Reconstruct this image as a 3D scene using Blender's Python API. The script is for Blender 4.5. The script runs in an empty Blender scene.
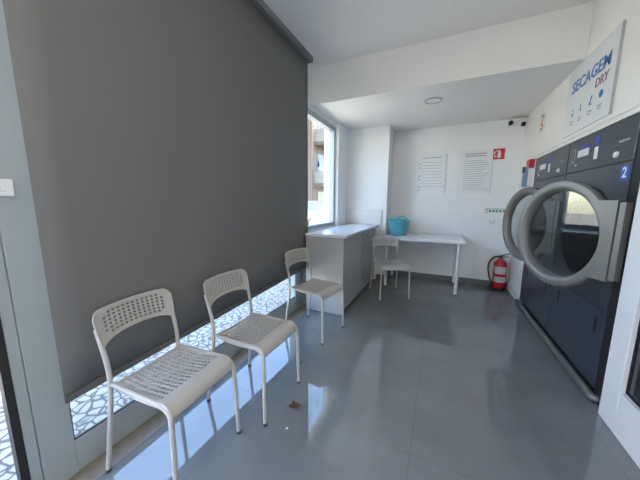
import bpy, bmesh, math, random
from mathutils import Vector, Matrix
random.seed(7)
C = bpy.context.scene.collection
S = bpy.context.scene
PI = math.pi

# ------------------------------------------------------------------ camera
cam_d = bpy.data.cameras.new('camera'); cam = bpy.data.objects.new('camera', cam_d); C.objects.link(cam)
yaw, pit, rol = math.radians(24.878), math.radians(8.415), math.radians(0.243)
fw = Vector((-math.sin(yaw)*math.cos(pit), math.cos(yaw)*math.cos(pit), -math.sin(pit)))
rt = Vector((math.cos(yaw), math.sin(yaw), 0)); up = rt.cross(fw)
rt, up = rt*math.cos(rol)+up*math.sin(rol), up*math.cos(rol)-rt*math.sin(rol)
M = Matrix((rt, up, -fw)).transposed().to_4x4(); M.translation = Vector((1.321, 0, 1.24))
cam.matrix_world = M
cam_d.sensor_width = 36; cam_d.lens = 257.68/640*36; cam_d.clip_start = 0.02; cam_d.clip_end = 200
S.camera = cam

# ------------------------------------------------------------------ sky, sun, exposure
SUN = Vector((.27, .12, .95)).normalized()
w = bpy.data.worlds.new('sky'); S.world = w; w.use_nodes = True
nt = w.node_tree; nt.nodes.clear()
sky = nt.nodes.new('ShaderNodeTexSky'); sky.sky_type = 'NISHITA'; sky.sun_disc = False
sky.sun_elevation = math.asin(SUN.z); sky.sun_rotation = math.atan2(SUN.x, SUN.y)
sky.air_density = 1.0; sky.dust_density = .6; sky.ozone_density = 1.0
bg = nt.nodes.new('ShaderNodeBackground'); bg.inputs[1].default_value = 0.29
wo = nt.nodes.new('ShaderNodeOutputWorld')
nt.links.new(sky.outputs[0], bg.inputs[0]); nt.links.new(bg.outputs[0], wo.inputs[0])
sd = bpy.data.lights.new('sun', 'SUN'); sd.energy = 8.5; sd.angle = .009; sd.color = (1, .93, .82)
so = bpy.data.objects.new('sun', sd); C.objects.link(so)
so.rotation_euler = (-SUN).to_track_quat('-Z', 'Y').to_euler(); so.location = (6, 4, 12)
vs = S.view_settings
S.display_settings.display_device = 'sRGB'
vs.view_transform = 'Standard'; vs.look = 'None'; vs.gamma = 1; vs.use_curve_mapping = False
vs.exposure = 2.9

# ------------------------------------------------------------------ materials
def srgb(r, g, b):
    f = lambda c: (c/255/12.92) if c/255 <= .04045 else ((c/255+.055)/1.055)**2.4
    return (f(r), f(g), f(b), 1)
def mat(name, col, rough=.5, metal=0, noise=0, nscale=20, spec=.5, emit=None, coat=0):
    m = bpy.data.materials.new(name); m.use_nodes = True
    n = m.node_tree.nodes; l = m.node_tree.links; b = n['Principled BSDF']
    b.inputs['Base Color'].default_value = col; b.inputs['Roughness'].default_value = rough
    b.inputs['Metallic'].default_value = metal; b.inputs['Specular IOR Level'].default_value = spec
    b.inputs['Coat Weight'].default_value = coat
    if noise:
        tc = n.new('ShaderNodeTexCoord'); t = n.new('ShaderNodeTexNoise'); t.inputs['Scale'].default_value = nscale
        t.inputs['Detail'].default_value = 4
        r = n.new('ShaderNodeValToRGB')
        r.color_ramp.elements[0].color = tuple(c*(1-noise) for c in col[:3])+(1,)
        r.color_ramp.elements[1].color = tuple(min(1, c*(1+noise)) for c in col[:3])+(1,)
        l.new(tc.outputs['Object'], t.inputs[0]); l.new(t.outputs[0], r.inputs[0]); l.new(r.outputs[0], b.inputs[0])
    return m
def glass_mat(name, tint=(1, 1, 1, 1), ior=1.5):
    m = bpy.data.materials.new(name); m.use_nodes = True
    n = m.node_tree.nodes; l = m.node_tree.links; n.clear()
    o = n.new('ShaderNodeOutputMaterial'); mx = n.new('ShaderNodeMixShader'); fr = n.new('ShaderNodeFresnel')
    ge = n.new('ShaderNodeNewGeometry'); mr = n.new('ShaderNodeMapRange')      # same Fresnel from both faces of the pane
    mr.inputs[3].default_value = ior; mr.inputs[4].default_value = 1/ior
    l.new(ge.outputs['Backfacing'], mr.inputs[0]); l.new(mr.outputs[0], fr.inputs[0])
    t = n.new('ShaderNodeBsdfTransparent'); t.inputs[0].default_value = tint
    g = n.new('ShaderNodeBsdfGlossy'); g.inputs['Roughness'].default_value = .0
    l.new(fr.outputs[0], mx.inputs[0]); l.new(t.outputs[0], mx.inputs[1]); l.new(g.outputs[0], mx.inputs[2]); l.new(mx.outputs[0], o.inputs[0])
    return m

M_wall = mat('wall_paint', (.87, .87, .86, 1), .55, noise=.015, nscale=6, spec=.3)
M_wallw = mat('wall_paint_warm', (.87, .855, .82, 1), .5, noise=.015, nscale=6, spec=.3)
M_ceil = mat('ceiling_paint', (.87, .855, .82, 1), .7, noise=.01, nscale=5, spec=.2)
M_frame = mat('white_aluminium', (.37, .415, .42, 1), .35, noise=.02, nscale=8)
M_seal = mat('black_rubber', (.015, .015, .016, 1), .6)
M_glass = glass_mat('window_glass', (.96, .98, .97, 1))
M_chair = mat('white_powder_coat', (.49, .47, .445, 1), .38, noise=.015, nscale=30)
M_foot = mat('dark_foot_plastic', (.05, .05, .055, 1), .5)
M_fabric = mat('grey_blind_fabric', (.182, .180, .178, 1), .85, noise=.05, nscale=300, spec=.2)
M_hem = mat('blind_hem', (.125, .12, .117, 1), .7)
M_cass = mat('blind_cassette', (.20, .20, .195, 1), .45)
M_counter = mat('counter_top_white', (.80, .81, .81, 1), .12, noise=.01, nscale=5)
M_cab = mat('cabinet_laminate', (.44, .445, .445, 1), .25, noise=.02, nscale=4)
M_steel = mat('brushed_steel', (.45, .45, .45, 1), .3, metal=1)
M_dgrey = mat('dark_grey', (.06, .06, .065, 1), .5)
M_dry = mat('dryer_panel', (.032, .043, .060, 1), .28, noise=.06, nscale=3, spec=.6)
M_drum = mat('drum_interior', (.06, .06, .06, 1), .4, metal=.6)
M_ring = mat('door_ring_metal', (.20, .19, .178, 1), .42, metal=.3, noise=.04, nscale=10)
M_plate = mat('hinge_plate_metal', (.20, .19, .178, 1), .45, metal=.35, noise=.03, nscale=10)
M_plinth = mat('plinth_metal', (.17, .175, .175, 1), .35, metal=.4)
M_white = mat('white_plastic', (.82, .82, .82, 1), .35)
M_paper = mat('poster_paper', (.80, .82, .83, 1), .25)
M_acryl = mat('acrylic_edge', (.42, .44, .45, 1), .2)
M_ink = mat('grey_ink', (.20, .21, .22, 1), .6)
M_blue = mat('sign_blue', srgb(38, 112, 172), .4)
M_wine = mat('sign_wine_red', srgb(128, 92, 108), .4)
M_lblue = mat('sticker_blue', srgb(50, 75, 190), .35)
M_red = mat('red_paint', srgb(205, 32, 38), .3)
M_redx = mat('extinguisher_red', srgb(196, 30, 34), .22, coat=.4)
M_green = mat('sign_green', srgb(30, 140, 100), .4)
M_orange = mat('orange_print', srgb(205, 120, 80), .5)
M_teal = mat('teal_rubber', srgb(92, 172, 182), .45, noise=.04, nscale=12)
M_table = mat('table_white', (.82, .82, .81, 1), .25)
M_leaf = mat('dry_leaf', srgb(104, 86, 72), .7, noise=.35, nscale=40)
M_crumb = mat('pale_leaf', srgb(165, 150, 128), .7, noise=.2, nscale=60)
M_base = mat('baseboard_tile', (.165, .165, .168, 1), .25, noise=.08, nscale=10)
M_stone = mat('threshold_stone', (.22, .19, .155, 1), .45, noise=.4, nscale=22)
M_dglass = mat('dark_glass_panel', (.022, .024, .026, 1), .12)
M_blackmat = mat('black_plastic', (.012, .012, .013, 1), .3)
M_lamp = mat('lamp_diffuser', (.80, .80, .78, 1), .4)
M_lamprim = mat('lamp_rim', (.50, .50, .49, 1), .4)
M_fill = mat('fill_lamp_glow', (.8, .78, .72, 1), .4)  # glowing disc of the added fill lamps
M_fill.node_tree.nodes['Principled BSDF'].inputs['Emission Color'].default_value = (1, .88, .7, 1)
M_fill.node_tree.nodes['Principled BSDF'].inputs['Emission Strength'].default_value = 2
M_decal = mat('decal_blue', srgb(30, 120, 180), .4)

def floor_mat():
    m = bpy.data.materials.new('floor_tile'); m.use_nodes = True
    n = m.node_tree.nodes; l = m.node_tree.links; b = n['Principled BSDF']
    tc = n.new('ShaderNodeTexCoord'); mp = n.new('ShaderNodeMapping')
    mp.inputs['Location'].default_value = (-1.262+.914*4, -1.2+.914*6, 0)
    br = n.new('ShaderNodeTexBrick'); br.offset = 0; br.squash = 1
    br.inputs['Scale'].default_value = 1; br.inputs['Brick Width'].default_value = .914; br.inputs['Row Height'].default_value = .914
    br.inputs['Mortar Size'].default_value = .0018; br.inputs['Mortar Smooth'].default_value = .3
    br.inputs['Color1'].default_value = (.215, .232, .236, 1); br.inputs['Color2'].default_value = (.216, .233, .237, 1)
    br.inputs['Mortar'].default_value = (.16, .17, .172, 1)
    nz = n.new('ShaderNodeTexNoise'); nz.inputs['Scale'].default_value = 3.5; nz.inputs['Detail'].default_value = 5
    mx = n.new('ShaderNodeMixRGB'); mx.blend_type = 'MULTIPLY'; mx.inputs[0].default_value = .35
    r = n.new('ShaderNodeMapRange'); r.inputs[3].default_value = .0; r.inputs[4].default_value = .012
    l.new(tc.outputs['Object'], mp.inputs[0]); l.new(mp.outputs[0], br.inputs[0])
    l.new(tc.outputs['Object'], nz.inputs[0]); l.new(br.outputs[0], mx.inputs[1]); l.new(nz.outputs[0], mx.inputs[2])
    l.new(mx.outputs[0], b.inputs[0]); l.new(nz.outputs[0], r.inputs[0]); l.new(r.outputs[0], b.inputs['Roughness'])
    b.inputs['IOR'].default_value = 1.8
    return m
M_floor = floor_mat()
def cobble_mat():
    m = bpy.data.materials.new('cobblestones'); m.use_nodes = True
    n = m.node_tree.nodes; l = m.node_tree.links; b = n['Principled BSDF']
    tc = n.new('ShaderNodeTexCoord'); nz = n.new('ShaderNodeTexNoise'); nz.inputs['Scale'].default_value = 6
    ad = n.new('ShaderNodeMixRGB'); ad.blend_type = 'ADD'; ad.inputs[0].default_value = .06
    v = n.new('ShaderNodeTexVoronoi'); v.feature = 'DISTANCE_TO_EDGE'; v.inputs['Scale'].default_value = 15
    v2 = n.new('ShaderNodeTexVoronoi'); v2.inputs['Scale'].default_value = 15
    r = n.new('ShaderNodeValToRGB'); e = r.color_ramp.elements
    e[0].position = .03; e[0].color = (.045, .036, .028, 1); e[1].position = .13; e[1].color = (.30, .28, .24, 1)
    hs = n.new('ShaderNodeMixRGB'); hs.blend_type = 'MULTIPLY'; hs.inputs[0].default_value = .18
    bw = n.new('ShaderNodeRGBToBW'); bp = n.new('ShaderNodeBump'); bp.inputs['Strength'].default_value = .5; bp.inputs['Distance'].default_value = .01
    l.new(tc.outputs['Object'], nz.inputs[0]); l.new(tc.outputs['Object'], ad.inputs[1]); l.new(nz.outputs[1], ad.inputs[2])
    l.new(ad.outputs[0], v.inputs[0]); l.new(ad.outputs[0], v2.inputs[0]); l.new(v.outputs[0], r.inputs[0])
    l.new(v2.outputs['Color'], bw.inputs[0]); l.new(r.outputs[0], hs.inputs[1]); l.new(bw.outputs[0], hs.inputs[2])
    l.new(hs.outputs[0], b.inputs[0]); l.new(v.outputs[0], bp.inputs['Height']); l.new(bp.outputs[0], b.inputs['Normal'])
    b.inputs['Roughness'].default_value = .6
    return m
M_cob = cobble_mat()
M_asph = mat('asphalt', (.16, .145, .13, 1), .8, noise=.2, nscale=30)
M_fac = mat('cream_facade', (.72, .66, .56, 1), .8, noise=.05, nscale=2)
M_facp = mat('brown_facade', (.10, .062, .045, 1), .8, noise=.08, nscale=2)
M_balc = mat('balcony_white', (.15, .135, .11, 1), .7)
M_balcy = mat('balcony_edge_ochre', (.06, .036, .012, 1), .7)
M_wdark = mat('far_window_dark', (.02, .02, .023, 1), .3)
M_car = mat('car_white', (.20, .20, .20, 1), .25, coat=.5)
M_carg = mat('car_grey', (.02, .021, .025, 1), .3, coat=.2)
M_tyre = mat('tyre', (.02, .02, .02, 1), .7)

# ------------------------------------------------------------------ mesh helpers
def box(bm, x0, x1, y0, y1, z0, z1, bev=0):
    vs_ = [bm.verts.new((x, y, z)) for x in (x0, x1) for y in (y0, y1) for z in (z0, z1)]
    fs = [bm.faces.new([vs_[i] for i in q]) for q in ((0,1,3,2),(4,6,7,5),(0,4,5,1),(2,3,7,6),(0,2,6,4),(1,5,7,3))]
    if bev:
        es = list({e for f in fs for e in f.edges})
        bmesh.ops.bevel(bm, geom=es, offset=bev, segments=2, profile=.5, affect='EDGES')
def catmull(pts, n=8):
    P = [Vector(p) for p in pts]; P = [2*P[0]-P[1]]+P+[2*P[-1]-P[-2]]; out = []
    for i in range(1, len(P)-2):
        a, b, c, d = P[i-1:i+3]
        for k in range(n):
            t = k/n
            out.append(.5*((2*b)+(c-a)*t+(2*a-5*b+4*c-d)*t*t+(3*b-a-3*c+d)*t**3))
    out.append(P[-2]); return out
def tube(bm, pts, r, n=10, caps=True):
    P = [Vector(p) for p in pts]; rings = []
    t0 = (P[1]-P[0]).normalized(); u = t0.orthogonal().normalized()
    for i, p in enumerate(P):
        t = (P[min(i+1, len(P)-1)]-P[max(i-1, 0)]).normalized()
        u = (u-t*u.dot(t)).normalized(); v = t.cross(u)
        rr = r[i] if isinstance(r, (list, tuple)) else r
        rings.append([bm.verts.new(p+(u*math.cos(2*PI*k/n)+v*math.sin(2*PI*k/n))*rr) for k in range(n)])
    for a, b in zip(rings, rings[1:]):
        for k in range(n): bm.faces.new((a[k], a[(k+1) % n], b[(k+1) % n], b[k]))
    if caps: bm.faces.new(rings[0][::-1]); bm.faces.new(rings[-1])
def lathe(bm, prof, n=32, mtx=None, closed=False, sx=1, sy=1):
    rings = []
    for r, z in prof:
        if r < 1e-6: rings.append([bm.verts.new((0, 0, z))])
        else: rings.append([bm.verts.new((r*sx*math.cos(2*PI*k/n), r*sy*math.sin(2*PI*k/n), z)) for k in range(n)])
    pairs = list(zip(rings, rings[1:]))
    if closed: pairs.append((rings[-1], rings[0]))
    for a, b in pairs:
        for k in range(n):
            if len(a) == 1 and len(b) == 1: continue
            if len(a) == 1: bm.faces.new((a[0], b[k], b[(k+1) % n]))
            elif len(b) == 1: bm.faces.new((a[k], a[(k+1) % n], b[0]))
            else: bm.faces.new((a[k], a[(k+1) % n], b[(k+1) % n], b[k]))
    if mtx is not None:
        bmesh.ops.transform(bm, matrix=mtx, verts=[v for rg in rings for v in rg])
def rect_ring(bm, yc, zc, hy, hz, w_, x0, x1):
    L = []
    for x in (x0, x1):
        for k in (0, w_): L.append([bm.verts.new((x, yc+a*(hy-k), zc+b*(hz-k))) for a, b in ((-1, -1), (1, -1), (1, 1), (-1, 1))])
    for a, b in ((0, 1), (2, 3), (0, 2), (1, 3)):
        for k in range(4): bm.faces.new((L[a][k], L[a][(k+1) % 4], L[b][(k+1) % 4], L[b][k]))
def prism(bm, pts, d):
    """extrude a polygon of 3D points by vector d"""
    a = [bm.verts.new(p) for p in pts]; b = [bm.verts.new(Vector(p)+Vector(d)) for p in pts]
    bm.faces.new(a[::-1]); bm.faces.new(b)
    for i in range(len(a)): bm.faces.new((a[i], a[(i+1) % len(a)], b[(i+1) % len(a)], b[i]))
def obj(name, bm, m, parent=None, smooth=False, label=None):
    bmesh.ops.recalc_face_normals(bm, faces=bm.faces[:])
    me = bpy.data.meshes.new(name); bm.to_mesh(me); bm.free(); me.materials.append(m)
    o = bpy.data.objects.new(name, me); C.objects.link(o)
    if smooth:
        for p in me.polygons: p.use_smooth = True
        try: me.set_sharp_from_angle(angle=math.radians(40))
        except Exception: pass
    if parent: o.parent = parent
    if label: o['label'] = label
    return o
def B(name, m, parent=None, *boxes, bev=0, label=None, smooth=False):
    bm = bmesh.new()
    for b in boxes: box(bm, *b, bev=bev)
    return obj(name, bm, m, parent, label=label, smooth=smooth)
def thing(name, label, cat, loc=(0, 0, 0), rz=0, group=None):
    o = bpy.data.objects.new(name, None); C.objects.link(o); o.empty_display_size = .05
    o.location = loc; o.rotation_euler = (0, 0, rz); o['label'] = label; o['category'] = cat
    if group: o['group'] = group
    return o
def tag(o, label, cat, group=None):
    o['label'] = label; o['category'] = cat
    if group: o['group'] = group
    return o
def struct(o):
    o['kind'] = 'structure'; return o
def dup(root, loc, rz, label, name=None):
    m = {root: root.copy()}; r = m[root]; C.objects.link(r); r.location = loc; r.rotation_euler = (0, 0, rz); r['label'] = label
    def rec(a, b):
        for ch in a.children:
            c = ch.copy(); C.objects.link(c); c.parent = b; rec(ch, c)
    src = [(ch, list(ch.children)) for ch in root.children]
    for ch, gs in src:
        c = ch.copy(); C.objects.link(c); c.parent = r
        for g in gs:
            d = g.copy(); C.objects.link(d); d.parent = c
    return r
def text_mesh(body, size, m, name, parent=None, mtx=None, extrude=.0012, shear=0, label=None, sx=1, align='CENTER'):
    cu = bpy.data.curves.new('lettering', 'FONT'); cu.body = body; cu.size = size; cu.extrude = extrude; cu.shear = shear
    cu.align_x = align; cu.align_y = 'CENTER'; cu.resolution_u = 3; cu.offset = size*.022
    t = bpy.data.objects.new('lettering', cu); C.objects.link(t)
    dg = bpy.context.evaluated_depsgraph_get(); me = bpy.data.meshes.new_from_object(t.evaluated_get(dg))
    bpy.data.objects.remove(t); bpy.data.curves.remove(cu)
    if mtx is not None: me.transform(mtx @ Matrix.Diagonal((sx, 1, 1, 1)))
    me.materials.clear(); me.materials.append(m); me.name = name
    o = bpy.data.objects.new(name, me); C.objects.link(o)
    if parent: o.parent = parent
    if label: o['label'] = label
    return o
def face_left(x, y, z):
    """text on a plane facing -X: letters run towards -Y, up is +Z"""
    return Matrix(((0, 0, -1, x), (-1, 0, 0, y), (0, 1, 0, z), (0, 0, 0, 1)))
def face_front(x, y, z):
    """text on a plane facing -Y"""
    return Matrix(((1, 0, 0, x), (0, 0, -1, y), (0, 1, 0, z), (0, 0, 0, 1)))

W, D, HB, HF, YB = 2.282, 4.447, 2.362, 2.76, 2.883
YF = -1.15        # front wall behind the camera
XL = -.12         # inner face of the window frames
PY, PX0, PX1 = 4.06, -.075, .566

# ------------------------------------------------------------------ the setting
struct(B('floor', M_floor, None, (0, W+1.0, YF, D, -.06, 0)))
struct(B('trim_1', M_stone, None, (-.30, 0, YF, D, -.06, .002)))                      # stone threshold under the windows
struct(B('wall_back', M_wall, None, (-.3, W+1.1, D, D+.12, 0, HF+.1)))
struct(B('wall_right', M_wallw, None, (W, W+.12, YF, D, 1.742, HF), (W, W+.12, 3.826, D, 0, 1.742), (W, W+.12, YF, .60, 0, 1.742),
         (W+1.0, W+1.1, YF, D, -.06, HF)))
struct(B('ceiling_front', M_ceil, None, (-.4, W+1.1, YF-.1, D+.12, HF, HF+.18)))
struct(B('ceiling_back', M_ceil, None, (-.3, W, YB+.0, D, HB, HF)))
struct(B('trim_2', M_wallw, None, (W-.008, W, .6, 3.9, 1.775, 1.79)))                  # seam strip above the machines
struct(B('wall_left', M_wall, None, (-.30, PX0, 3.63, PY, 0, HB), (-.30, XL, 2.62, 3.66, 0, .90), (-.30, XL, 2.5, YB, 2.30, HF),
         (-.30, XL, YB, 3.66, 2.30, HB), (-.30, XL, YF, 2.5, 2.68, HF)))
struct(B('wall_pillar', M_wall, None, (-.30, PX1, PY, D, 0, HB)))
struct(B('baseboard_back', M_base, None, (PX1, W, D-.012, D, 0, .088)))
struct(B('baseboard_left', M_base, None, (PX1, PX1+.012, PY, D-.012, 0, .088), (.44, PX1, PY-.012, PY, 0, .088)))
struct(B('baseboard_right', M_wallw, None, (W-.010, W, 3.84, D-.012, 0, .088)))

# shop window with the blind
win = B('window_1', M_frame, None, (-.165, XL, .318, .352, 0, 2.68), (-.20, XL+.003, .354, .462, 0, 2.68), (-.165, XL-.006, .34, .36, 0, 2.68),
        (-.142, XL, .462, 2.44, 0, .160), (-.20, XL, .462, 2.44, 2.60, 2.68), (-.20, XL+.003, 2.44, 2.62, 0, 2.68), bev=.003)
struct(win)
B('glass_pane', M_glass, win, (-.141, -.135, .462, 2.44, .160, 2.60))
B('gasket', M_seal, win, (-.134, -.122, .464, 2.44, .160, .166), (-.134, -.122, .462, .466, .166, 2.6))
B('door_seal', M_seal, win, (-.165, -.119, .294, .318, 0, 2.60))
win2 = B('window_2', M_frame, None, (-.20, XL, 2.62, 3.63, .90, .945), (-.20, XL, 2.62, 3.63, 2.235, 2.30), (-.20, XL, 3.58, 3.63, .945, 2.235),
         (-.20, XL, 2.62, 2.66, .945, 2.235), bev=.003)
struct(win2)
B('glass_pane', M_glass, win2, (-.166, -.160, 2.66, 3.58, .945, 2.235))
# blue decal on the glass
bm = bmesh.new()
lathe(bm, [(0, -.001), (.030, -.001), (.030, .001), (0, .001)], 20, Matrix.Translation((-.156, 3.13, 1.715)) @ Matrix.Rotation(PI/2, 4, 'Y'))
prism(bm, [(-.157, 3.102, 1.723), (-.157, 3.158, 1.723), (-.157, 3.13, 1.785)], (.002, 0, 0))
dec = tag(obj('window_decal', bm, M_decal), 'small blue drop shaped decal stuck on the street window pane', 'decal')
# doorway frame to the street (left of the picture) and glazed front
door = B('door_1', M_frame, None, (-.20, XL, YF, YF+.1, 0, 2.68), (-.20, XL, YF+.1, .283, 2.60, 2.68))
struct(door)
struct(B('wall_front', M_wall, None, (-.3, W+1.1, YF-.12, YF, -.06, HF)))

# white framed door with a dark pane at the right edge
d2 = B('door_2', M_white, None, (W-.03, W+.04, 1.80, 1.945, 0, 1.742), (W-.03, W+.04, .60, .75, 0, 1.742), (W-.03, W+.04, .75, 1.80, 0, .245),
       (W-.03, W+.04, .75, 1.80, 1.62, 1.742), bev=.004)
struct(d2)
B('dark_pane', M_dglass, d2, (W-.004, W+.01, .75, 1.80, .245, 1.62))
B('gasket', M_seal, d2, (W-.010, W-.004, 1.792, 1.80, .245, 1.62), (W-.010, W-.004, .75, 1.792, .245, .252))

# ------------------------------------------------------------------ label plate on the window post
t = thing('post_plate', 'small white plate with faint lines on the window post at left', 'plate', (XL+.004, .36, 1.255))
B('plate', M_white, t, (0, .012, -.12, .041, 0, .062), bev=.003)
B('printed_lines', M_acryl, t, *[(.012, .0125, -.055, .02-.01*k, .018+.012*k, .0195+.012*k) for k in range(3)])

# ------------------------------------------------------------------ roller blind
bl = thing('roller_blind', 'large dark grey roller blind pulled down over the shop window', 'blind', (-.052, 0, 0))
z0, z1, zt, y0, y1 = .398, .486, 2.715, .430, 2.63
bm = bmesh.new()
nseg = 24; cols = []
for i in range(nseg+1):
    u = i/nseg; y = y0+(y1-y0)*u; zb = z0+(z1-z0)*u+.03
    cols.append([bm.verts.new((.004*math.sin(5*u+2*v)*v*(1-v), y, zb+(zt-zb)*v)) for v in [k/12 for k in range(13)]])
for a, b in zip(cols, cols[1:]):
    for k in range(12): bm.faces.new((a[k], b[k], b[k+1], a[k+1]))
f = obj('fabric', bm, M_fabric, bl, smooth=True)
sm = f.modifiers.new('thick', 'SOLIDIFY'); sm.thickness = .0016
bm = bmesh.new()
prism(bm, [(-.006, y0, z0), (-.006, y1, z1), (-.006, y1, z1+.032), (-.006, y0, z0+.032)], (.012, 0, 0))
obj('hem_bar', bm, M_hem, bl)
bm = bmesh.new(); tube(bm, [(.0, .40, 2.728), (.0, 2.66, 2.728)], .024, 20)
obj('roller_tube', bm, M_fabric, bl, smooth=True)
B('cassette', M_cass, bl, (-.045, .045, .36, 2.66, 2.748, 2.758), (.030, .045, .36, 2.66, 2.704, 2.750), bev=.004)
bm = bmesh.new(); box(bm, -.045, .045, 2.66, 2.672, 2.702, 2.758, bev=.004)
obj('end_cap', bm, M_cass, bl)
bm = bmesh.new()
for dx in (-.012, .012): tube(bm, [(dx, 2.69, 2.72), (dx, 2.69, 1.0)], .0018, 6)
tube(bm, [(-.012, 2.69, 1.0), (0, 2.69, .985), (.012, 2.69, 1.0)], .0018, 6); box(bm, -.012, .012, 2.672, 2.692, 2.71, 2.73)
obj('pull_chain', bm, M_white, bl)

# ------------------------------------------------------------------ chairs
def sheet(bm, us, vs_, hole, fn):
    g = [[bm.verts.new(fn(u, v)) for v in vs_] for u in us]
    for i in range(len(us)-1):
        for j in range(len(vs_)-1):
            if not hole(i, j): bm.faces.new((g[i][j], g[i+1][j], g[i+1][j+1], g[i][j+1]))
def lines(a, b, n, ratio=.5):
    p = (b-a)/n; o = []
    for k in range(n): o += [a+p*(k+(1-ratio)/2), a+p*(k+(1+ratio)/2)]
    return o
def make_chair(label, group):
    t = thing('perforated_chair', label, 'chair', (0, 0, 0), 0, group)
    hu = lines(-.87, .87, 14, .56); hv = lines(.05, .72, 13, .58)
    us = [-1, -.985, -.95]+hu+[.95, .985, 1]; vv = [0, .02]+hv+[.76, .80, .84, .875, .905, .93, .955, .98, 1]
    Lr = .30; R = .052
    def seat(u, v):
        s = v*(.31+R*PI/2*.9)
        if s < Lr: x, z = .045+s, .452-.010*math.sin(PI*min(1, s/Lr*1.05))
        else:
            a = (s-Lr)/R; x, z = .045+Lr+R*math.sin(a), .452-R*(1-math.cos(a))
        hw = .172+.014*min(1, v*1.2)
        z -= .010*(1-u*u)*(1-.5*v)
        au = abs(u)
        if au > .945: z -= .018*((au-.945)/.055)**1.3; 
        return (x, u*hw, z)
    bm = bmesh.new(); nh = len(hu)
    sheet(bm, us, vv, lambda i, j: 3 <= i < 3+nh and (i-3) % 2 == 0 and 2 <= j < 2+len(hv) and (j-2) % 2 == 0, seat)
    o = obj('seat', bm, M_chair, t, smooth=True); md = o.modifiers.new('thick', 'SOLIDIFY'); md.thickness = .004; md.offset = 0
    # backrest
    hu2 = lines(-.80, .80, 13, .55); hv2 = lines(.13, .87, 6, .56)
    us2 = [-1, -.97, -.93, -.86]+hu2+[.86, .93, .97, 1]; vv2 = [0, .03, .08]+hv2+[.92, .97, 1]
    def back(u, v):
        c = max(-1, min(1, u)); au = abs(c)
        zu = .774-.006*au**2-.034*max(0, (au-.80)/.20)**2.4; zl = .641-.036*au**3
        z = zl+(zu-zl)*v
        lean = -.052*(z-.55)/.23
        x = .026+lean-.026*(1-c*c)
        y = c*(.186-.012*(1-v)**2*au**4)
        x += .006*max(0, (au-.93)/.07)**2
        return (x-.006, y, z)
    bm = bmesh.new(); n2 = len(hu2)
    def bh(i, j):
        if not (4 <= i < 4+n2 and (i-4) % 2 == 0 and 3 <= j < 3+len(hv2) and (j-3) % 2 == 0): return False
        ci, cj = (i-4)//2, (j-3)//2
        return not (ci in (0, 12) and cj in (0, 5))
    sheet(bm, us2, vv2, bh, back)
    o = obj('backrest', bm, M_chair, t, smooth=True); md = o.modifiers.new('thick', 'SOLIDIFY'); md.thickness = .006; md.offset = 0
    for s in (-1, 1):
        bm = bmesh.new()
        p = [(.402, s*.190, 0.012)]+catmull([(.401, s*.188, .10), (.397, s*.182, .36), (.385, s*.178, .415), (.350, s*.176, .437), (.30, s*.174, .440), (.032, s*.168, .442)], 6)
        tube(bm, p, .0105, 10); l = obj('leg', bm, M_chair, t, smooth=True)
        bm = bmesh.new(); tube(bm, [(.402, s*.190, 0), (.402, s*.190, .014)], .0122, 10); obj('foot_cap', bm, M_foot, l, smooth=True)
        bm = bmesh.new()
        p = catmull([(-.030, s*.193, .012), (.010, s*.178, .30), (.024, s*.172, .45), (.018, s*.172, .54), (-.004, s*.174, .63), (-.024, s*.174, .69)], 7)
        tube(bm, p, .0105, 10); l = obj('leg', bm, M_chair, t, smooth=True)
        bm = bmesh.new(); tube(bm, [(-.030, s*.193, 0), (-.029, s*.1927, .014)], .0122, 10); obj('foot_cap', bm, M_foot, l, smooth=True)
    return t
G = 'white perforated chairs'
ch = make_chair('white perforated chair nearest the camera, first of the row along the blind', G)
ch.location = (.020, .715, 0); ch.rotation_euler = (0, 0, math.radians(4))
dup(ch, (.106, 1.222, 0), 0, 'white perforated chair in the middle of the row of three along the blind')
dup(ch, (.086, 2.172, 0), math.radians(-8.5), 'white perforated chair standing against the end panel of the grey counter')
dup(ch, (.660, 3.585, 0), math.radians(-59.4), 'white perforated chair in front of the table with the teal tub')

# ------------------------------------------------------------------ counter in the window corner
ct = thing('counter_cabinet', 'grey laminate cabinet with a steel pull standing in the window corner', 'cabinet', (0, 0, 0))
cx0, cx1, cy0, cy1, cz = -.036, .415, 2.545, 4.03, .862
B('body', M_cab, ct, (cx0, cx1-.02, cy0+.018, cy1, .05, cz))
B('end_panel', M_cab, ct, (cx0, cx1, cy0, cy0+.018, 0, cz), bev=.0015)
B('plinth', M_cab, ct, (cx0+.03, cx1-.035, cy0+.03, cy1-.01, 0, .05))
for i, (a, b) in enumerate(((cy0+.02, 3.262), (3.268, cy1-.004))):
    dr = B('door', M_cab, ct, (cx1-.02, cx1, a, b, .05, cz-.004), bev=.0015)
    if i == 1:
        bm = bmesh.new(); tube(bm, catmull([(cx1-.002, 3.50, .79), (cx1+.024, 3.51, .79), (cx1+.026, 3.60, .79), (cx1+.024, 3.69, .79), (cx1-.002, 3.70, .79)], 5), .006, 8)
        obj('handle', bm, M_steel, dr, smooth=True)
o = B('worktop', M_counter, None, (cx0, .452, 2.530, PY, cz, .892), bev=.003)
tag(o, 'glossy white worktop lying on the grey counter by the window', 'worktop')
o = B('splash_panel', M_counter, None, (PX0+.005, .50, PY-.022, PY-.001, .893, 1.125), bev=.003)
tag(o, 'low glossy white panel standing at the back of the counter against the pillar', 'panel')

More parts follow.
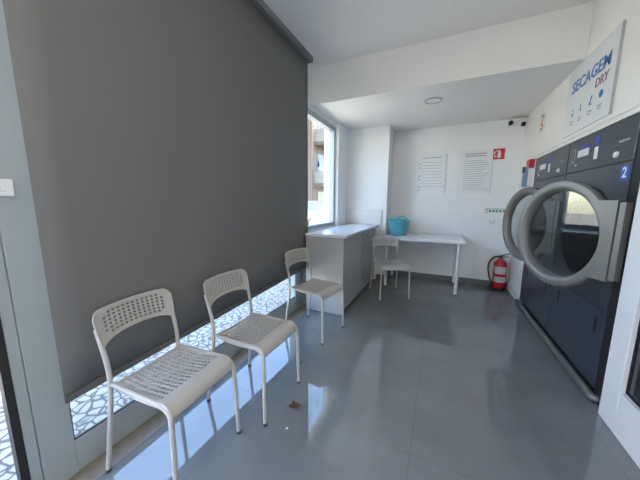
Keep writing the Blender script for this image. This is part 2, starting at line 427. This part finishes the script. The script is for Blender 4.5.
# ------------------------------------------------------------------ table, tub
tb = thing('side_table', 'plain white table against the back wall holding a teal tub', 'table', (1.1, 4.08, 0))
B('tabletop', M_table, tb, (-.52, .54, -.335, .35, .705, .742), bev=.003)
for sx in (-.46, .475):
    for sy in (-.285, .29):
        bm = bmesh.new(); tube(bm, [(sx, sy, .012), (sx, sy, .705)], .021, 16)
        l = obj('leg', bm, M_table, tb, smooth=True)
        bm = bmesh.new(); tube(bm, [(sx, sy, 0), (sx, sy, .013)], .017, 12); obj('foot_cap', bm, M_foot, l, smooth=True)
tub = thing('laundry_tub', 'teal flexible tub with two rim handles on the white table', 'tub', (.755, 4.06, .742))
bm = bmesh.new()
lathe(bm, [(0, .0), (.105, .0), (.118, .008), (.138, .10), (.160, .215), (.168, .222), (.170, .232), (.160, .236), (.154, .226), (.133, .10), (.112, .012), (0, .010)], 40)
obj('bowl', bm, M_teal, tub, smooth=True)
for a in (-100, 80):
    bm = bmesh.new(); a0 = math.radians(a)
    pts = []
    for k in range(13):
        th = a0+math.radians(-32+64*k/12); h = .226+.052*math.sin(PI*k/12)**.7; r = .165+.012*math.sin(PI*k/12)
        pts.append((r*math.cos(th), r*math.sin(th), h))
    tube(bm, pts, .011, 8); obj('handle', bm, M_teal, tub, smooth=True)

# ------------------------------------------------------------------ dryers
def make_dryer(label):
    t = thing('tumble_dryer', label, 'dryer', (W, 0, 0), 0, 'dark tumble dryers built into the right wall')
    hw = .430; zt = 1.735
    # body as a shell behind the front panels
    B('body', M_dry, t, (.03, .75, -hw, -hw+.02, .06, zt), (.03, .75, hw-.02, hw, .06, zt), (.03, .75, -hw+.02, hw-.02, zt-.02, zt), (.03, .75, -hw+.02, hw-.02, .06, .08),
      (.73, .75, -hw+.02, hw-.02, .08, zt-.02))
    cp = B('control_panel', M_dry, t, (0, .03, -hw, hw, 1.484, zt), bev=.003)
    lp = B('lower_panel', M_dry, t, (0, .03, -hw, hw, .065, .575), bev=.003)
    for y in (.245, -.335):
        B('grip', M_blackmat, lp, (-.004, .0, y-.011, y+.011, .405, .51), bev=.0015)
    # front panel with a round opening
    bm = bmesh.new(); n = 64; zc = 1.02; r = .312; z0_, z1_ = .580, 1.479
    for x in (0, .03):
        inn = []; out = []
        for k in range(n):
            a = 2*PI*k/n; c, s = math.cos(a), math.sin(a)
            inn.append(bm.verts.new((x, c*r, zc+s*r)))
            sc = min(hw/abs(c) if abs(c) > 1e-6 else 9, ((z1_-zc) if s > 0 else (zc-z0_))/abs(s) if abs(s) > 1e-6 else 9)
            out.append(bm.verts.new((x, c*sc, zc+s*sc)))
        for sx in (-1, 1):
            for zz in (z0_, z1_):
                v = min(out, key=lambda q: abs((math.atan2(q.co.z-zc, q.co.y)-math.atan2(zz-zc, sx*hw)+PI) % (2*PI)-PI)); v.co.y = sx*hw; v.co.z = zz
        for k in range(n): bm.faces.new((inn[k], inn[(k+1) % n], out[(k+1) % n], out[k]))
        if x == 0: i0, o0 = inn, out
    for k in range(n):
        bm.faces.new((i0[k], i0[(k+1) % n], inn[(k+1) % n], inn[k])); bm.faces.new((o0[k], o0[(k+1) % n], out[(k+1) % n], out[k]))
    obj('front_panel', bm, M_dry, t)
    bm = bmesh.new(); mt = Matrix.Translation((0, 0, zc)) @ Matrix.Rotation(PI/2, 4, 'Y')
    lathe(bm, [(.312, .028), (.312, .10), (.36, .12), (.36, .66), (0, .66)], 48, mt); obj('drum', bm, M_drum, t, smooth=True)
    bm = bmesh.new(); lathe(bm, [(.312, -.006), (.335, -.006), (.335, .0), (.312, .0)], 48, mt, closed=True); obj('opening_gasket', bm, M_blackmat, t, smooth=True)
    # control panel details
    B('card_slot', M_acryl, cp, (-.006, 0, .296, .340, 1.555, 1.668), bev=.001)
    B('slot_window', M_blackmat, cp, (-.007, -.006, .308, .328, 1.575, 1.655))
    B('price_sticker', M_white, cp, (-.002, 0, .095, .262, 1.592, 1.645))
    B('sticker_header', M_lblue, cp, (-.002, 0, .115, .225, 1.650, 1.675))
    B('instruction_sticker', M_white, cp, (-.002, 0, -.035, .012, 1.545, 1.628))
    B('round_sticker', M_lblue, cp, (-.002, 0, -.042, .022, 1.640, 1.700))
    bm = bmesh.new(); lathe(bm, [(0, 0), (.019, 0), (.018, .012), (0, .014)], 20, Matrix.Translation((0, -.268, 1.534)) @ Matrix.Rotation(-PI/2, 4, 'Y')); obj('start_button', bm, M_white, cp, smooth=True)
    bm = bmesh.new(); lathe(bm, [(0, 0), (.009, 0), (.009, .006), (0, .006)], 14, Matrix.Translation((0, .268, 1.538)) @ Matrix.Rotation(-PI/2, 4, 'Y')); obj('return_button', bm, M_white, cp, smooth=True)
    B('maker_mark', M_acryl, cp, *[(-.0015, 0, -.280-.0125*k, -.270-.0125*k, 1.602, 1.613+(.004 if k in (0, 3) else 0)) for k in range(8)])
    # door, opened about 22 degrees on its hinge at the near side
    # each hinged piece keeps the hinge axis as its own origin; it runs along +Y and faces -X
    L, R = .405, .376
    lm = Matrix.Translation((0, L, 0)) @ Matrix.Rotation(-PI/2, 4, 'Y')      # lathe axis -> -X
    bm = bmesh.new()
    lathe(bm, [(.300, -.025), (.358, -.025), (.371, -.014), (R, .006), (.375, .022), (.368, .031), (.346, .035), (.324, .033), (.313, .026), (.304, .008), (.300, -.008)], 80, lm, closed=True)
    dr = obj('door', bm, M_ring, t, smooth=True)
    dr.location = (-.028, -.500, zc); dr.rotation_euler = (0, 0, math.radians(DOOR_ANGLE))
    bm = bmesh.new(); lathe(bm, [(0, -.012), (.306, -.012), (.306, -.017), (0, -.017)], 64, lm); obj('door_glass', bm, glass_dryer, dr)
    bm = bmesh.new(); lathe(bm, [(.360, -.034), (.310, -.034), (.310, -.025), (.360, -.025)], 64, lm, closed=True); obj('door_gasket', bm, M_blackmat, dr)
    bm = bmesh.new()
    hh = .236; pts = []
    for k in range(15):
        z = -hh+2*hh*k/14; pts.append((-.036, L-math.sqrt(.330**2-z*z), z))
    pts += [(-.033, .012, hh), (-.033, .012, -hh)]
    prism(bm, pts, (.040, 0, 0)); obj('hinge_plate', bm, M_plate, dr)
    bm = bmesh.new(); box(bm, -.028, .010, -.026, .007, -.226, .226, bev=.004); obj('hinge', bm, M_plate, dr)
    return t
DOOR_ANGLE = 22
glass_dryer = glass_mat('dryer_door_glass', (.80, .83, .84, 1), 1.65)
dry = make_dryer('dark tumble dryer nearest the camera with number 2 badge and open round door')
dry.location = (W, 2.522, 0)
dry1 = dup(dry, (W, 3.392, 0), 0, 'dark tumble dryer farther from the camera, beside the blue and red box')
for c in dry1.children:
    if c.name.startswith('door'): c.rotation_euler[2] = math.radians(18)
nb = B('number_badge', mat('badge_blue', srgb(45, 90, 170), .4), dry, (-.002, 0, -.415, -.335, 1.372, 1.458)); nb['label'] = 'blue square badge with a white numeral 2'
text_mesh('2', .085, M_white, 'numeral', nb, face_left(-.002, -.375, 1.415), .001)
o = B('filler_panel', M_blackmat, None, (W+.005, W+.03, 1.948, 2.088, 0, 1.735)); tag(o, 'narrow black filler strip between the number 2 dryer and the white door', 'panel')
bm = bmesh.new(); tube(bm, catmull([(W+.02, 2.045, .03), (W-.012, 2.05, .03), (W-.022, 2.075, .03), (W-.022, 2.2, .03), (W-.022, 3.0, .03), (W-.022, 3.82, .03)], 6), .026, 12)
o = obj('kick_rail', bm, M_plinth, None, smooth=True); tag(o, 'grey metal kick rail on the floor along the foot of the dryers', 'rail')

# blue and red dispenser on the wall left of the far dryer
t = thing('wall_dispenser', 'small blue and red box on the wall beside the far dryer', 'dispenser', (W, 4.0, 1.44))
B('box', mat('dispenser_blue', srgb(70, 110, 160), .4), t, (-.045, -.001, -.13, .13, 0, .235), bev=.006)
B('red_cap', M_red, t, (-.055, -.001, -.15, -.03, .212, .305), bev=.008)
B('dark_button', M_blackmat, t, (-.062, -.045, .03, .10, .17, .24), bev=.006)
B('white_side', M_white, t, (-.05, -.001, -.155, -.131, 0, .198))

# ------------------------------------------------------------------ sign above the dryers
sg = thing('dryer_sign', 'white SECAGEM DRY sign on the wall above the dryers', 'sign', (W, 2.755, 1.81))
B('board', M_paper, sg, (-.014, -.001, -.365, .345, 0, .545), bev=.002)
B('board_edge', M_acryl, sg, (-.016, -.001, -.3672, -.3655, 0, .545))
text_mesh('SECAGEM',   .122, M_blue, 'sign_lettering', sg, face_left(-.0145, -.015, .372), .001, sx=1.06)
text_mesh('DRY', .085, M_wine, 'sign_lettering', sg, face_left(-.0145, -.205, .270), .001)
for k, yy in enumerate((.20, .065, -.09, -.225)):
    bm = bmesh.new()
    if k == 3: lathe(bm, [(0, 0), (.027, 0), (.027, .001), (0, .001)], 20, Matrix.Translation((-.014, yy, .175)) @ Matrix.Rotation(-PI/2, 4, 'Y'))
    elif k == 2: tube(bm, [(-.014, yy+.012, .15), (-.014, yy-.012, .205)], .004, 6); box(bm, -.0152, -.014, yy-.018, yy+.018, .142, .152)
    elif k == 1: box(bm, -.0152, -.014, yy-.006, yy+.006, .15, .20); box(bm, -.0152, -.014, yy-.02, yy+.02, .15, .158)
    else: box(bm, -.0152, -.014, yy-.014, yy+.014, .14, .165); lathe(bm, [(0, 0), (.009, 0), (.009, .001), (0, .001)], 12, Matrix.Translation((-.014, yy, .19)) @ Matrix.Rotation(-PI/2, 4, 'Y'))
    obj('pictogram', bm, M_blue, sg)
    B('small_print', M_ink, sg, *[(-.0148, -.014, yy-.03+.006*j, yy+.03-.006*j, .095-.02*j, .103-.02*j) for j in range(2)])
# small printed notice
t = thing('small_notice', 'small notice with an orange mark high on the right wall', 'notice', (W, 3.76, 2.02))
B('card', M_white, t, (-.006, -.001, -.085, .085, 0, .19))
bm = bmesh.new()
pth = [(-.0065, .045-.09*0, .150), (-.0065, 0, .172), (-.0065, -.045, .145), (-.0065, -.01, .11), (-.0065, .03, .085), (-.0065, -.04, .055), (-.0065, -.005, .025), (-.0065, .045, .04)]
tube(bm, catmull(pth, 5), .012, 6); bmesh.ops.scale(bm, vec=(.12, 1, 1), space=Matrix.Translation((.0065, 0, 0)), verts=bm.verts[:]); obj('orange_mark', bm, M_orange, t)

# ------------------------------------------------------------------ back wall things
def poster(x0, x1, z0_, z1_, name, label, nl, seed, head, bullets=()):
    rn = random.Random(seed)
    t = thing(name, label, 'poster', ((x0+x1)/2, D, z0_)); hw = (x1-x0)/2; h = z1_-z0_
    bx = []
    for k in range(head):
        z = h-.055-.030*k; a = -hw*.62
        while a < hw*.62:
            l = rn.uniform(.02, .05); bx.append((a, min(a+l, hw*.66), -.0108, -.010, z, z+.012)); a += l+.008
    for k in range(nl):
        z = h-.12-.030*(head-1)-(h-.17)*k/nl; a = -hw*.66; e = rn.uniform(.35, .8)*hw
        while a < e:
            l = rn.uniform(.012, .04); bx.append((a, a+l, -.0108, -.010, z, z+.005)); a += l+.006
    for z in bullets: bx.append((-.175, -.155, -.0108, -.010, z-.009, z+.009))
    bm = bmesh.new(); box(bm, -hw, hw, -.010, -.001, 0, h, bev=.001); n0 = len(bm.faces)
    for q in bx: box(bm, *q)
    for f in bm.faces: f.material_index = 1 if f.calc_center_median().y < -.0102 else 0
    o = obj('printed_sheet', bm, M_paper, t); o.data.materials.append(M_ink)
    B('clear_edge', M_acryl, t, (hw, hw+.004, -.012, -.001, -.003, h))
    return t
p1 = poster(.945, 1.358, 1.385, 1.965, 'instruction_poster', 'white poster with bulleted text lines, left one on the back wall', 9, 3, 1, (.44, .385, .26, .205, .095, .05))
poster(1.525, 1.942, 1.382, 1.985, 'instruction_poster', 'white poster with dense text lines beside the red fire sign', 14, 5, 2)
fs = thing('fire_sign', 'red square fire sign with white pictogram on the back wall', 'sign', (2.005, D, 1.842))
B('plate', M_red, fs, (-.075, .075, -.005, -.001, 0, .145))
bm = bmesh.new()
box(bm, -.008, .030, -.006, -.005, .018, .095); box(bm, -.002, .024, -.006, -.005, .095, .112); box(bm, -.03, .024, -.006, -.005, .108, .120)
tube(bm, [(-.03, -.0055, .112), (-.045, -.0055, .09), (-.046, -.0055, .06)], .006, 6)
prism(bm, [(-.052, -.0065, .03), (-.02, -.0065, .03), (-.03, -.0065, .055)], (0, .001, 0))
obj('pictogram', bm, M_white, fs)
es = thing('exit_strip_sign', 'small white strip sign with green pictograms on the back wall', 'sign', (2.035, D, 1.085))
B('plate', M_white, es, (-.125, .125, -.004, -.001, 0, .072))
B('pictograms', M_green, es, *[(-.075+.042*k, -.048+.042*k, -.005, -.004, .018, .050) for k in range(5)], (-.12, .12, -.005, -.004, .062, .069))
B('dark_end_mark', M_ink, es, (-.118, -.112, -.005, -.004, .008, .060), (-.112, -.092, -.005, -.004, .008, .014), (-.112, -.092, -.005, -.004, .054, .060), (-.094, -.088, -.005, -.004, .014, .054))
bm = bmesh.new(); tube(bm, catmull([(1.985, D-.004, .985), (1.99, D-.012, .96), (2.012, D-.014, .935), (2.034, D-.012, .96), (2.04, D-.004, .985)], 4), .005, 6)
tag(obj('wall_hook', bm, M_acryl, None, smooth=True), 'tiny grey hook on the back wall above the fire extinguisher', 'hook')
# twin camera fixture in the corner
cc = thing('security_camera', 'white corner fixture with two small dark round heads under the ceiling', 'camera', (2.19, D-.04, 2.27))
B('mount', M_wall, cc, (-.10, .085, -.05, .039, -.005, .075), bev=.006)
for x, y, z in ((-.10, -.085, .012), (.035, -.10, -.022)):
    bm = bmesh.new(); lathe(bm, [(0, -.028), (.018, -.024), (.028, -.010), (.028, .012), (.020, .026), (0, .030)], 18, Matrix.Translation((x, y, z)) @ Matrix.Rotation(PI/2.4, 4, 'X'))
    hd = obj('lens_head', bm, M_blackmat, cc, smooth=True)
    bm = bmesh.new(); tube(bm, [(x, y+.01, z+.01), (x*.6, -.03, .03)], .012, 8); obj('arm', bm, M_white, cc, smooth=True)
# two added fill lamps, unseen behind the camera, that brighten the room
for lx, lab in ((.75, 'added round fill lamp in the high ceiling, on the window side'), (1.65, 'added round fill lamp in the high ceiling, on the dryer side')):
    t = thing('fill_lamp', lab, 'lamp', (lx, -.55, HF), 0, 'added fill lamps in the high ceiling')
    bm = bmesh.new(); lathe(bm, [(.100, -.001), (.122, -.001), (.120, -.012), (.104, -.014)], 40, closed=True); obj('rim', bm, M_lamprim, t, smooth=True)
    bm = bmesh.new(); lathe(bm, [(0, -.008), (.1005, -.008), (.1005, -.001), (0, -.001)], 40); obj('diffuser', bm, M_fill, t, smooth=True)
    ld = bpy.data.lights.new('fill_light', 'AREA'); ld.shape = 'DISK'; ld.size = .19; ld.energy = 1.0; ld.color = (1, .90, .78)
    lo = bpy.data.objects.new('fill_light', ld); C.objects.link(lo); lo.parent = t; lo.location = (0, 0, -.012)
# ceiling spot
dl = thing('ceiling_spot', 'round recessed ceiling lamp, switched off, in the low ceiling', 'lamp', (1.172, 3.30, HB))
bm = bmesh.new(); lathe(bm, [(.074, -.001), (.096, -.001), (.094, -.010), (.078, -.012)], 40, closed=True); obj('rim', bm, M_lamprim, dl, smooth=True)
bm = bmesh.new(); lathe(bm, [(0, -.006), (.0745, -.006), (.0745, -.001), (0, -.001)], 40); obj('diffuser', bm, M_lamp, dl, smooth=True)
# fire extinguisher
ex = thing('fire_extinguisher', 'red fire extinguisher with white label standing in the back corner', 'fire extinguisher', (2.150, 4.345, 0))
bm = bmesh.new(); lathe(bm, [(0, .018), (.074, .018), (.080, .03), (.080, .36), (.076, .39), (.055, .425), (.028, .440), (.026, .455), (0, .455)], 36); obj('cylinder', bm, M_redx, ex, smooth=True)
bm = bmesh.new(); lathe(bm, [(.062, 0), (.078, 0), (.082, .03), (.0805, .035), (.0805, .02), (.062, .016)], 32, closed=True); obj('base_ring', bm, M_blackmat, ex, smooth=True)
bm = bmesh.new()
for a0, a1, zz0, zz1 in ((-150, -40, .24, .345), (-150, -40, .12, .20)):
    vsA = []
    for k in range(13):
        a = math.radians(a0+(a1-a0)*k/12); vsA.append([bm.verts.new((.0812*math.cos(a), .0812*math.sin(a), z)) for z in (zz0, zz1)])
    for a, b in zip(vsA, vsA[1:]): bm.faces.new((a[0], b[0], b[1], a[1]))
obj('label_wrap', bm, mat('label_grey', (.55, .53, .52, 1), .4), ex, smooth=True)
bm = bmesh.new(); lathe(bm, [(0, .452), (.022, .452), (.022, .475), (.016, .50), (0, .503)], 20); box(bm, -.05, .018, -.012, .012, .468, .488, bev=.003); obj('valve', bm, M_dgrey, ex, smooth=True)
bm = bmesh.new(); prism(bm, [(-.02, -.011, .495), (.10, -.011, .535), (.105, -.011, .527), (.0, -.011, .488)], (0, .022, 0)); prism(bm, [(-.0, -.010, .478), (.09, -.010, .487), (.09, -.010, .479), (.0, -.010, .470)], (0, .020, 0)); obj('lever', bm, M_dgrey, ex)
bm = bmesh.new(); tube(bm, catmull([(-.045, 0, .478), (-.085, -.01, .465), (-.135, -.02, .40), (-.145, -.02, .29), (-.120, -.02, .17), (-.098, -.015, .10), (-.096, -.012, .08)], 7), .0115, 10)
obj('hose', bm, mat('hose_dark', (.10, .025, .028, 1), .45), ex, smooth=True)
bm = bmesh.new(); lathe(bm, [(0, .02), (.021, .02), (.019, .05), (.012, .09), (0, .09)], 16, Matrix.Translation((-.096, -.012, 0))); obj('nozzle', bm, M_blackmat, ex, smooth=True)

# ------------------------------------------------------------------ bits on the floor
def leaf(name, loc, size, m, label, seed, cat='leaf'):
    rn = random.Random(seed); bm = bmesh.new(); n = 14; rim = []
    for k in range(n):
        a = 2*PI*k/n; r = size*(1+.45*math.cos(3*a)+rn.uniform(-.15, .15))*.7
        rim.append((r*math.cos(a), r*math.sin(a)*.75, abs(rn.gauss(0, size*.40))+size*.10*(1+math.cos(2*a))+.001))
    c = bm.verts.new((0, 0, .002)); rv = [bm.verts.new(p) for p in rim]
    mid = [bm.verts.new((p[0]*.5, p[1]*.5, p[2]*.3+rn.uniform(0, size*.10)+.001)) for p in rim]
    for k in range(n):
        j = (k+1) % n; bm.faces.new((c, mid[k], mid[j])); bm.faces.new((mid[k], rv[k], rv[j], mid[j]))
    o = obj(name, bm, m); o.location = loc; sm = o.modifiers.new('thick', 'SOLIDIFY'); sm.thickness = .0012; sm.offset = 1
    tag(o, label, cat); return o
leaf('dry_leaf', (.598, 1.205, 0), .052, M_leaf, 'crumpled brown dry leaf on the floor beside the middle chair', 4)
leaf('pale_leaf', (.452, 1.585, 0), .022, M_crumb, 'small pale leaf scrap on the floor behind the middle chair', 9)
o = leaf('paper_crumb', (.633, 1.062, 0), .009, M_white, 'tiny white crumb on the floor near the brown leaf', 2, 'crumb')

# ------------------------------------------------------------------ the street
struct(B('pavement', M_cob, None, (-4.2, -.30, -16, 60, -.30, -.10), (-.3, W+8, -16, YF-.3, -.30, -.10)))
struct(B('road', M_asph, None, (-40, -4.2, -30, 90, -.35, -.20)))
def house(name, label, x, y0_, y1_, floors, fh, mw):
    t = thing(name, label, 'building', (x, y0_, -.2)); L = y1_-y0_
    B('walls', mw, t, (-6, 0, 0, L, 0, floors*fh+.6))
    n = max(1, int(L/3.0))
    for fl in range(floors):
        for k in range(n):
            y = (k+.5)*L/n; wf = B('window', M_wdark, t, (-.02, .02, y-.6, y+.6, fl*fh+.9, fl*fh+2.2))
            bm = bmesh.new(); rect_ring(bm, y, fl*fh+1.55, .68, .73, .08, 0, .05); obj('window_frame', bm, M_balc, wf)
        if fl:
            b = B('balcony', M_balc, t, (.0, 1.1, .3, L-.3, fl*fh-.12, fl*fh+.75))
            B('balcony_edge', M_balcy, b, (-.0, 1.14, .28, L-.28, fl*fh-.36, fl*fh-.12), (1.0, 1.16, .28, L-.28, fl*fh+.70, fl*fh+.92))
    return t
house('street_house', 'cream low house across the street facing the shop', -9.5, -14, 6, 1, 3.2, M_fac)
house('apartment_block', 'cream apartment block with long balconies across the street, seen in the window', -7.2, 17.0, 47.0, 3, 2.9, M_facp)
def car(name, label, loc, rz, m):
    t = thing(name, label, 'car', loc, rz)
    bm = bmesh.new(); prof = [(-2.05, .30), (-2.08, .62), (-1.95, .86), (-1.2, .94), (1.0, .92), (1.85, .78), (2.08, .60), (2.05, .30)]
    prism(bm, [(x, -.84, z) for x, z in prof], (0, 1.68, 0)); bmesh.ops.bevel(bm, geom=bm.edges[:], offset=.05, segments=2, affect='EDGES'); obj('body', bm, m, t, smooth=True)
    bm = bmesh.new(); a = [bm.verts.new(p) for p in ((-1.75, -.78, .88), (.95, -.78, .88), (.95, .78, .88), (-1.75, .78, .88))]; b = [bm.verts.new(p) for p in ((-1.25, -.62, 1.44), (.15, -.62, 1.44), (.15, .62, 1.44), (-1.25, .62, 1.44))]
    bm.faces.new(b); bm.faces.new(a[::-1])
    for k in range(4): bm.faces.new((a[k], a[(k+1) % 4], b[(k+1) % 4], b[k]))
    obj('cabin_glass', bm, M_wdark, t)
    B('roof', m, t, (-1.28, .18, -.64, .64, 1.43, 1.48), bev=.02)
    for x in (-1.3, 1.3):
        for y in (-.80, .80):
            bm = bmesh.new(); lathe(bm, [(0, -.10), (.20, -.10), (.31, -.08), (.32, 0), (.31, .08), (.20, .10), (0, .10)], 24, Matrix.Translation((x, y, .32)) @ Matrix.Rotation(PI/2, 4, 'X')); wh = obj('wheel', bm, M_tyre, t, smooth=True)
            bm = bmesh.new(); lathe(bm, [(0, -.11), (.19, -.105), (.19, .105), (0, .11)], 16, Matrix.Translation((x, y, .32)) @ Matrix.Rotation(PI/2, 4, 'X')); obj('wheel_rim', bm, M_steel, wh, smooth=True)
    return t
car('parked_car', 'white car parked in the street, seen through the window', (-5.6, 13.2, -.2), PI/2, M_car)
car('parked_car', 'dark grey car parked beyond the white car in the street', (-5.3, 18.6, -.2), PI/2, M_carg)
